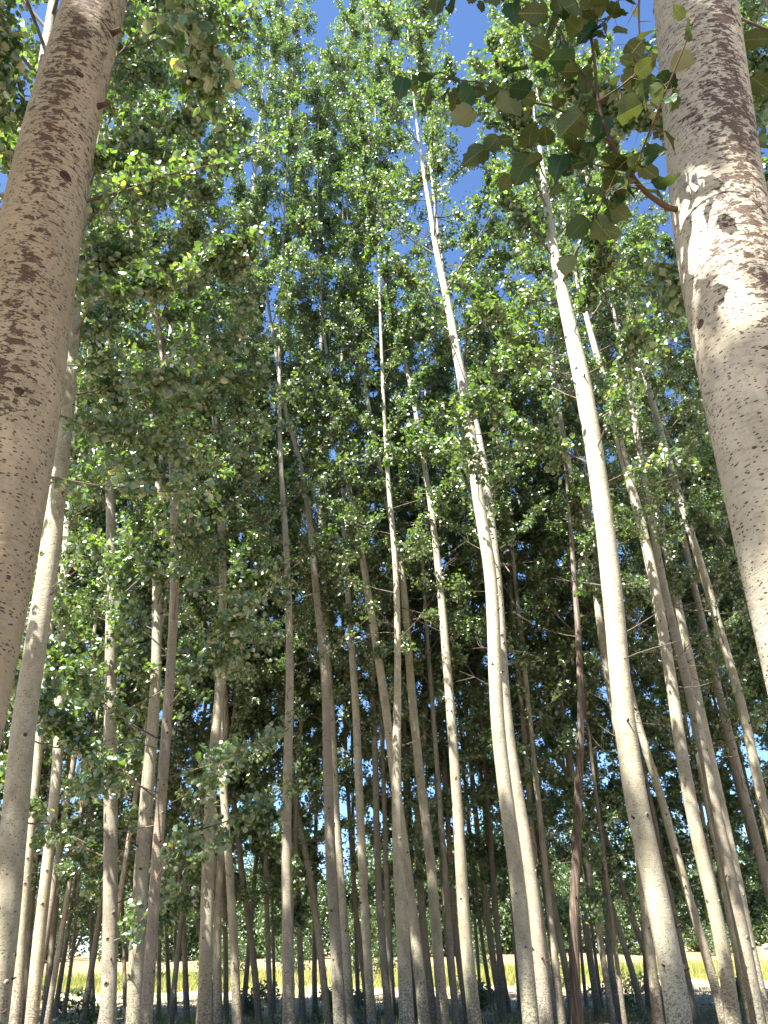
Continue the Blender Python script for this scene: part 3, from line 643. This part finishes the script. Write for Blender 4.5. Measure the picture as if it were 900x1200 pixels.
    pp = MB(); prisms(wood, np.array(petp0), np.array(petp1), np.full(len(petp0), .0011), np.full(len(petp0), .0009), mi=1)
    PET = simple_mat("leaf_stalk", (.16, .15, .06), (.22, .17, .08), 30, .6)
    b = link('branch', wood.mesh('branch', [TWIG_RED, PET]), r2)
    link('leaves', lf.mesh('leaves', [LEAF_NEAR], tint=np.concatenate(tl), uv=np.concatenate(uvl)), b)
big_branch()

# the same trees' neighbours further back: slim, all alike, copied from a few
def proto(H, cb, D, d, lean, bark, dens, low):
    zs = [(450, 1150), (450 + lean, 900)]
    return build_tree([(450, 1160), (450 + lean * .5, 950), (450 + lean, 760)], d, (1150, D * F / (d * .87)), H, cb, bark, "x", n_low=low, knots=0, sides=8, dens=dens, leaf=.10, Lmax=2.6, nl=46, group=None)[0]
BACK_LABEL = "slim poplar in the shaded back rows, mostly hidden by leaves"
protos = [proto(19, 2.3, .13, 24, 10, DIMB, 1.1, 4), proto(21, 2.8, .15, 24, -12, GREYB, 1.1, 4), proto(20, 2.0, .12, 24, 4, DIMB, 1.15, 3),
          proto(22, 3.2, .16, 24, -18, GREYB, 1.1, 5), proto(18, 1.8, .11, 24, 16, DIMB, 1.2, 3), proto(22, 2.8, .14, 24, -4, GREYB, 1.1, 4)]
def copy_tree(o):
    c = o.copy(); COL.objects.link(c)
    for ch in list(o.children):
        k = ch.copy(); COL.objects.link(k); k.parent = c
    return c
taken = [(float(v[1][3][0]), float(v[1][3][1])) for v in NEAR.values()]
spots = []
for row, Y in enumerate(np.arange(19.0, 28.0, 2.15)):
    half = .53 * Y + 2.5
    for xx in np.arange(-half, half, 1.75):
        x = xx + rng.uniform(-.5, .5) + (row % 2) * 1.0; y = Y + rng.uniform(-.6, .6)
        if Y > 26 and rng.random() < .35: continue
        if any((x - a) ** 2 + (y - b) ** 2 < 1.0 for a, b in taken): continue
        spots.append((x, y))
first = {}
for i, (x, y) in enumerate(spots):
    k = int(rng.integers(0, len(protos)))
    if k not in first: o = protos[k]; first[k] = 1
    else: o = copy_tree(protos[k])
    o.location = (x, y, 0); o.rotation_euler = (0, 0, rng.uniform(0, 6.28)); s = rng.uniform(.88, 1.12); o.scale = (s, s, s)
    tag(o, BACK_LABEL, 'tree', "slim poplars in the back rows")
# unseen neighbours beside and behind the viewer, added so their crowns shade the grove
SIDE_LABEL = "unseen poplar beside or behind the viewer, added to shade the grove"
for (x, y) in [(7.2, 6.0), (9.0, 11), (5.2, 2.2), (9.5, 1), (4.4, 5.2), (-9.0, 4.5), (-5.6, .3), (-2.6, -.9), (1.2, -3.0), (-1.9, .0)]:
    o = copy_tree(protos[[1, 3, 5][int(rng.integers(0, 3))]])
    o.location = (x, y, 0); o.rotation_euler = (0, 0, rng.uniform(0, 6.28)); s = rng.uniform(1.05, 1.2); o.scale = (s, s, s)
    tag(o, SIDE_LABEL, 'tree', "poplars outside the picture")
# ---------------------------------------------------------------- ground, field and what grows beyond
def terr(x, y):
    x = np.asarray(x, float); y = np.asarray(y, float)
    z = .05 * np.sin(x * .7 + 1.3) * np.sin(y * .5) + .03 * np.sin(x * 1.9 + y * 1.3)
    t = np.clip((y - 66) / 70, 0, 1); z = z * (1 - t) + 1.4 * t * t * (3 - 2 * t) + .35 * t * np.sin(x * .05 + 1.0)
    return z
def grid_axis(a, b, fine_a, fine_b, fs, cs):
    s = list(np.arange(fine_a, fine_b, fs)); v = fine_b; st = fs
    while v < b: s.append(v); st = min(cs, st * 1.25); v += st
    s.append(b); v = fine_a; st = fs; lo = []
    while v > a: st = min(cs, st * 1.25); v -= st; lo.append(max(v, a))
    return np.array(sorted(set(lo + s)))
xs = grid_axis(-1200, 1200, -40, 40, .8, 80); ys = grid_axis(-300, 2200, -2, 60, .6, 80)
XX, YY = np.meshgrid(xs, ys); ZZ = terr(XX, YY)
g = MB(); nx = len(xs); ny = len(ys)
i = np.arange(ny - 1)[:, None] * nx; j = np.arange(nx - 1)[None]
g.add(np.stack([XX, YY, ZZ], -1).reshape(-1, 3), np.stack([i + j, i + j + 1, i + nx + j + 1, i + nx + j], -1).reshape(-1, 4))
mt, nt, N, L = new_mat("ground_soil_and_field")
tc = N.new('ShaderNodeTexCoord'); P = tc.outputs['Object']; sp_ = N.new('ShaderNodeSeparateXYZ'); L.new(P, sp_.inputs[0])
nA = noise(N, L, P, 5.0, 8, .7); nB = noise(N, L, mapping(N, L, P, (.10, .16, 1)), 1.0, 4, .6); nC = noise(N, L, P, 40, 4, .7)
soil = ramp(N, [(.25, (.12, .085, .055)), (.5, (.28, .21, .14)), (.75, (.44, .345, .235))]); L.new(nA.outputs['Fac'], soil.inputs[0])
track = ramp(N, [(.3, (.36, .275, .19)), (.7, (.48, .39, .28))]); L.new(nA.outputs['Fac'], track.inputs[0])
gr = ramp(N, [(.3, (.13, .16, .04)), (.5, (.30, .27, .09)), (.72, (.44, .36, .15))])
gm = math_n(N, L, 'ADD', math_n(N, L, 'MULTIPLY', nB.outputs['Fac'], .65), math_n(N, L, 'MULTIPLY', nA.outputs['Fac'], .35)); L.new(gm, gr.inputs[0])
bare = ramp(N, [(.35, (.22, .15, .085)), (.65, (.33, .25, .14))]); L.new(gm, bare.inputs[0])
yy = math_n(N, L, 'ADD', sp_.outputs[1], math_n(N, L, 'MULTIPLY', math_n(N, L, 'SUBTRACT', nB.outputs['Fac'], .5), 22))
yy = math_n(N, L, 'ADD', yy, math_n(N, L, 'MULTIPLY', math_n(N, L, 'SUBTRACT', nA.outputs['Fac'], .5), 4))
c = mix_c(N, L, ramp_fac(N, L, yy, 25, 28), soil.outputs[0], track.outputs[0])
c = mix_c(N, L, ramp_fac(N, L, yy, 43, 48), c, gr.outputs[0])
c = mix_c(N, L, ramp_fac(N, L, yy, 74, 80), c, bare.outputs[0])
c = mix_c(N, L, math_n(N, L, 'MULTIPLY', ramp_fac(N, L, nC.outputs['Fac'], .5, .7), .35), c, (.10, .085, .05))
bs = N.new('ShaderNodeBsdfPrincipled'); L.new(c, bs.inputs['Base Color']); bs.inputs['Roughness'].default_value = .95; bs.inputs['Specular IOR Level'].default_value = .1
bp = N.new('ShaderNodeBump'); bp.inputs['Strength'].default_value = .6; bp.inputs['Distance'].default_value = .05
L.new(nA.outputs['Fac'], bp.inputs['Height']); L.new(bp.outputs[0], bs.inputs['Normal'])
out = N.new('ShaderNodeOutputMaterial'); L.new(bs.outputs[0], out.inputs[0])
tag(link('ground', g.mesh('ground', [mt])), kind='structure')

def blade_mat(name, stops):
    mt, nt, N, L = new_mat(name); a = N.new('ShaderNodeAttribute'); a.attribute_name = 'tint'
    r = ramp(N, stops); L.new(a.outputs['Fac'], r.inputs[0])
    d = N.new('ShaderNodeBsdfDiffuse'); t = N.new('ShaderNodeBsdfTranslucent'); L.new(r.outputs[0], d.inputs[0]); L.new(r.outputs[0], t.inputs[0])
    mx = N.new('ShaderNodeMixShader'); mx.inputs[0].default_value = .35; L.new(d.outputs[0], mx.inputs[1]); L.new(t.outputs[0], mx.inputs[2])
    out = N.new('ShaderNodeOutputMaterial'); L.new(mx.outputs[0], out.inputs[0]); return mt
GRASS = blade_mat("dry_field_grass", [(0, (.09, .15, .03)), (.45, (.25, .28, .07)), (.8, (.42, .35, .14)), (1, (.52, .44, .25))])
def blades(n, x, y, h, w, tint):
    mb = MB(); p = np.stack([x, y, terr(x, y)], -1); az = rng.uniform(0, 6.28, n)
    s = np.stack([np.cos(az), np.sin(az), np.zeros(n)], -1) * w[:, None]
    top = p + np.stack([rng.normal(0, .25, n) * h, rng.normal(0, .25, n) * h, h], -1)
    v = np.stack([p - s, p + s, top], 1).reshape(-1, 3); k = np.arange(n)[:, None] * 3
    mb.add(v, t=k + np.array([[0, 1, 2]])); return mb, np.repeat(tint, 3)
n = 60000; y = 44 + 34 * rng.random(n) ** 1.2; x = (rng.random(n) - .5) * 1.25 * y
keep = (np.sin(x * .35) * np.sin(y * .28 + 1) + rng.normal(0, .6, n)) > -.35; x = x[keep]; y = y[keep]; n = len(x)
tn = np.clip(.55 + .28 * np.sin(x * .21 + 2) * np.sin(y * .13) + rng.normal(0, .18, n), 0, 1)
mb, t_ = blades(n, x, y, rng.uniform(.2, .6, n), rng.uniform(.015, .03, n), tn)
tag(link('field_grass', mb.mesh('field_grass', [GRASS], smooth=False, tint=t_)), kind='stuff')
n = 26000; y = 17 + 24 * rng.random(n); x = (rng.random(n) - .5) * 1.3 * y
keep = (np.sin(x * .9 + 3) * np.sin(y * .8 + x * .3) + rng.normal(0, .5, n)) > .15; x = x[keep]; y = y[keep]; n = len(x)
mb, t_ = blades(n, x, y, rng.uniform(.08, .42, n), rng.uniform(.008, .016, n), np.clip(rng.normal(.45, .25, n), 0, 1))
tag(link('floor_grass', mb.mesh('floor_grass', [GRASS], smooth=False, tint=t_)), kind='stuff')
# fallen leaves on the soil between the stems
LITTER = blade_mat("fallen_leaf", [(0, (.16, .10, .06)), (.5, (.34, .25, .15)), (1, (.55, .47, .34))])
n = 26000; y = 16 + 20 * rng.random(n); x = (rng.random(n) - .5) * 1.3 * y
p = np.stack([x, y, terr(x, y) + .02], -1); mb = MB(); leaves(mb, p, rng.uniform(.05, .09, n), up=2.5, hang=0)
tag(link('leaf_litter', mb.mesh('leaf_litter', [LITTER], smooth=False, tint=np.repeat(rng.random(n), 6))), kind='stuff')

# bushes and far trees: each its own thing
def bush(name, x, y, w, h, label, nleaf, cat='bush', ls=.12, mat=BUSH_LEAF, trunk_h=0, group=None):
    root = empty(name, (x, y, float(terr(x, y)))); tag(root, label, cat, group)
    wd = MB(); nb = 9
    if trunk_h: tube(wd, [(0, 0, -.2), (.05, 0, trunk_h * .6), (.1, .05, trunk_h * 1.4)], [.05 * trunk_h, .04 * trunk_h, .02 * trunk_h], 8)
    cl = []
    for k in range(nb):
        a = rng.uniform(0, 6.28); rr = math.sqrt(rng.random()) * w * .36
        e = np.array([rr * math.cos(a), rr * math.sin(a), trunk_h + h * (rng.uniform(.3, .8) if k > 3 or trunk_h > 1 else rng.uniform(.04, .3))])
        b0 = np.array([0, 0, trunk_h * .7]) ; tube(wd, [b0, b0 + (e - b0) * .5 + [0, 0, h * .08], e], [.03 + .01 * h, .02, .008], 5)
        cl.append(e)
    link('trunk' if trunk_h else 'stem', wd.mesh('wood', [TWIG]), root)
    cl = np.array(cl); idx = rng.integers(0, nb, nleaf)
    off = unit(rng.normal(size=(nleaf, 3))) * rng.random((nleaf, 1)) ** .5 * np.array([w * .27, w * .27, h * .3])
    P = cl[idx] + off; P = P[P[:, 2] > .03]
    lv = MB(); leaves(lv, P, ls * rng.uniform(.6, 1.3, len(P)), up=.8)
    tint = np.clip(rng.normal(.45, .22, len(P)) + .15 * np.sin(idx[:len(P)] * 2.3), 0, 1)
    link('foliage' if not trunk_h else 'crown', lv.mesh('foliage', [mat], smooth=False, tint=np.repeat(tint, 6)), root)
    return root
def gx(px, Y): return (px - 450) / F * Y * 1.13
for (px, Y, w, h, lab) in [
    (62, 60, 3.2, 3.2, "round green bush left of the thin leaning stem at the field's edge"),
    (84, 56, 3.6, 3.6, "broad pale green bush behind the thin leaning stem"),
    (108, 62, 3.0, 4.4, "tall green bush behind the thin straight stem at left"),
    (228, 58, 2.4, 4.8, "narrow green bush just left of the sunlit trunk's shaded foot"),
    (290, 64, 3.4, 3.6, "green bush in the gap right of the scarred poplar"),
    (308, 70, 3.4, 3.2, "green bush left of the half shaded upright trunk"),
    (362, 66, 3.2, 4.0, "green bush seen behind the crooked left leaning stem"),
    (418, 56, 2.2, 4.4, "bright yellow green bush beside the smooth sunlit poplar"),
    (442, 58, 2.0, 5.0, "yellow green bush left of the rough footed trunk"),
    (528, 74, 3.0, 3.8, "small green bush right of the smooth bright poplar"),
    (590, 62, 3.4, 3.6, "green bush behind the dark cluster of stems"),
    (706, 118, 6.0, 4.2, "bright green bush at the top edge of the yellow field"),
    (728, 122, 8.0, 4.0, "wide dark bush at the top edge of the yellow field"),
    (742, 92, 5.0, 3.2, "dark bush hidden close left of the big speckled trunk"),
    (812, 90, 4.6, 5.5, "green bush right of the big speckled trunk above pale stones"),
    (880, 80, 4.0, 4.5, "bush behind the trunks at the lower right corner")]:
    bush('bush', gx(px, Y), Y, w, h, lab, 2600, group="bushes round the field")
far = [(x_, y_) for x_, y_ in [(-95, 150), (-82, 158), (-70, 148), (-57, 155), (-45, 150), (-32, 158), (-20, 152), (-8, 160), (5, 150), (17, 156), (30, 162), (43, 168), (57, 160), (70, 152), (84, 158), (97, 150)]]
for k, (x_, y_) in enumerate(far):
    bush('field_tree', x_, y_, rng.uniform(15, 20), rng.uniform(9, 14), "dark distant tree in the line beyond the pale slope", 6000, cat='tree', ls=.45, trunk_h=1.6, group="far line of trees beyond the field")
for k in range(46):
    Y = rng.uniform(98, 126); px = -60 + 22.5 * k + rng.uniform(-12, 12)
    if 150 < px < 205 or 665 < px < 720 or 772 < px < 795: continue
    bush('thicket_tree', gx(px, Y), Y, rng.uniform(6, 10), rng.uniform(8, 15), "leafy green tree in the thicket across the field, seen between stems", 5200, cat='tree', ls=.32, trunk_h=.15, group="thicket across the field")
for k in range(26):
    Y = rng.uniform(128, 150); px = -70 + 40 * k + rng.uniform(-16, 16)
    bush('thicket_tree', gx(px, Y), Y, rng.uniform(10, 15), rng.uniform(15, 24), "taller dark tree rising at the back of the thicket across the field", 5200, cat='tree', ls=.48, trunk_h=.4, group="tall trees behind the thicket")
for k in range(30):
    Y = rng.uniform(23, 42); bush('weed_plant', rng.uniform(-.5, .5) * Y * 1.05, Y, rng.uniform(.6, 1.4), rng.uniform(.4, 1.0), "leafy weed growing in the half shade at the grove's edge", 240, cat='plant', ls=.10, group="weeds along the grove's edge")
# small leafy weeds at the grove's floor
for (px, py, lab) in [(62, 1192, "dark leafy weed at the foot of the short low leafed poplar"), (398, 1190, "leafy weed right of the shaded grey trunk"), (288, 1182, "leafy weed right of the scarred poplar's foot"),
                      (731, 1188, "small green weed in the yellow field gap"), (868, 1176, "pale weed between the leaning trunks at lower right"), (420, 1180, "tall weed in the bright gap beside the smooth sunlit poplar"), (565, 1184, "small weed right of the knotted bright poplar")]:
    r = ray(px, py); Y = min(34, -EYE[2] / (r[2] / r[1])) if r[2] < 0 else 34
    p = at(px, py, Y); bush('weed_plant', p[0], Y, .9, .7, lab, 260, cat='plant', ls=.10)
# pale stone wall at the right end of the field
sw = empty('stone_wall', (gx(817, 84), 84, float(terr(gx(817, 84), 84)))); tag(sw, "low wall of pale loose stones beyond the yellow field at right", 'wall')
mb = MB()
for k in range(230):
    xx = rng.uniform(-3.2, 3.4); lay = rng.integers(0, 5); r = rng.uniform(.16, .34)
    c = np.array([xx, rng.normal(0, .28 - .03 * lay), .1 + lay * .24]);
    u_ = np.linspace(0, np.pi, 6); ring = np.linspace(0, 2 * np.pi, 9)[:-1]
    v = np.array([[math.sin(a) * math.cos(b), math.sin(a) * math.sin(b), math.cos(a)] for a in u_ for b in ring]) * np.array([r * rng.uniform(.9, 1.6), r, r * rng.uniform(.55, .8)])
    v = v * (1 + rng.normal(0, .06, (len(v), 1))) + c
    ii = np.arange(5)[:, None] * 8; jj = np.arange(8)[None]
    mb.add(v, np.stack([ii + jj, ii + 8 + jj, ii + 8 + (jj + 1) % 8, ii + (jj + 1) % 8], -1).reshape(-1, 4))
link('stones', mb.mesh('stones', [simple_mat("pale_stone", (.42, .38, .33), (.66, .62, .56), 2.0)], smooth=False), sw)
# ---------------------------------------------------------------- daylight
SUN_EL, SUN_AZ = R(60), R(180 + 42)     # azimuth clockwise from +Y: behind the viewer, to the left
w = bpy.data.worlds.new("World"); scene.world = w; w.use_nodes = True
nt = w.node_tree; nt.nodes.clear()
sk = nt.nodes.new('ShaderNodeTexSky'); sk.sky_type = 'NISHITA'; sk.sun_disc = False
sk.sun_elevation = SUN_EL; sk.sun_rotation = SUN_AZ; sk.altitude = 1500; sk.air_density = 1.0; sk.dust_density = .6; sk.ozone_density = 8.0
bg = nt.nodes.new('ShaderNodeBackground'); bg.inputs[1].default_value = .07
ow = nt.nodes.new('ShaderNodeOutputWorld'); nt.links.new(sk.outputs[0], bg.inputs[0]); nt.links.new(bg.outputs[0], ow.inputs[0])
sl = bpy.data.lights.new("sun", 'SUN'); sl.energy = 5.0; sl.angle = R(.53); sl.color = (1, .96, .89)
so = bpy.data.objects.new("sun", sl); COL.objects.link(so)
sd = Vector((math.sin(SUN_AZ) * math.cos(SUN_EL), math.cos(SUN_AZ) * math.cos(SUN_EL), math.sin(SUN_EL)))
so.rotation_euler = sd.to_track_quat('Z', 'Y').to_euler(); so.location = (0, -10, 40)
scene.view_settings.view_transform = 'Standard'; scene.view_settings.look = 'None'
scene.view_settings.exposure = 2.3; scene.view_settings.gamma = 1.0; scene.view_settings.use_curve_mapping = False
cy = scene.cycles
cy.max_bounces = 7; cy.diffuse_bounces = 2; cy.glossy_bounces = 2; cy.transmission_bounces = 4; cy.transparent_max_bounces = 4
cy.caustics_reflective = False; cy.caustics_refractive = False; cy.sample_clamp_indirect = 6
cy.use_adaptive_sampling = True; cy.adaptive_threshold = .02
cy.use_denoising = True
scene.render.filter_size = 1.05
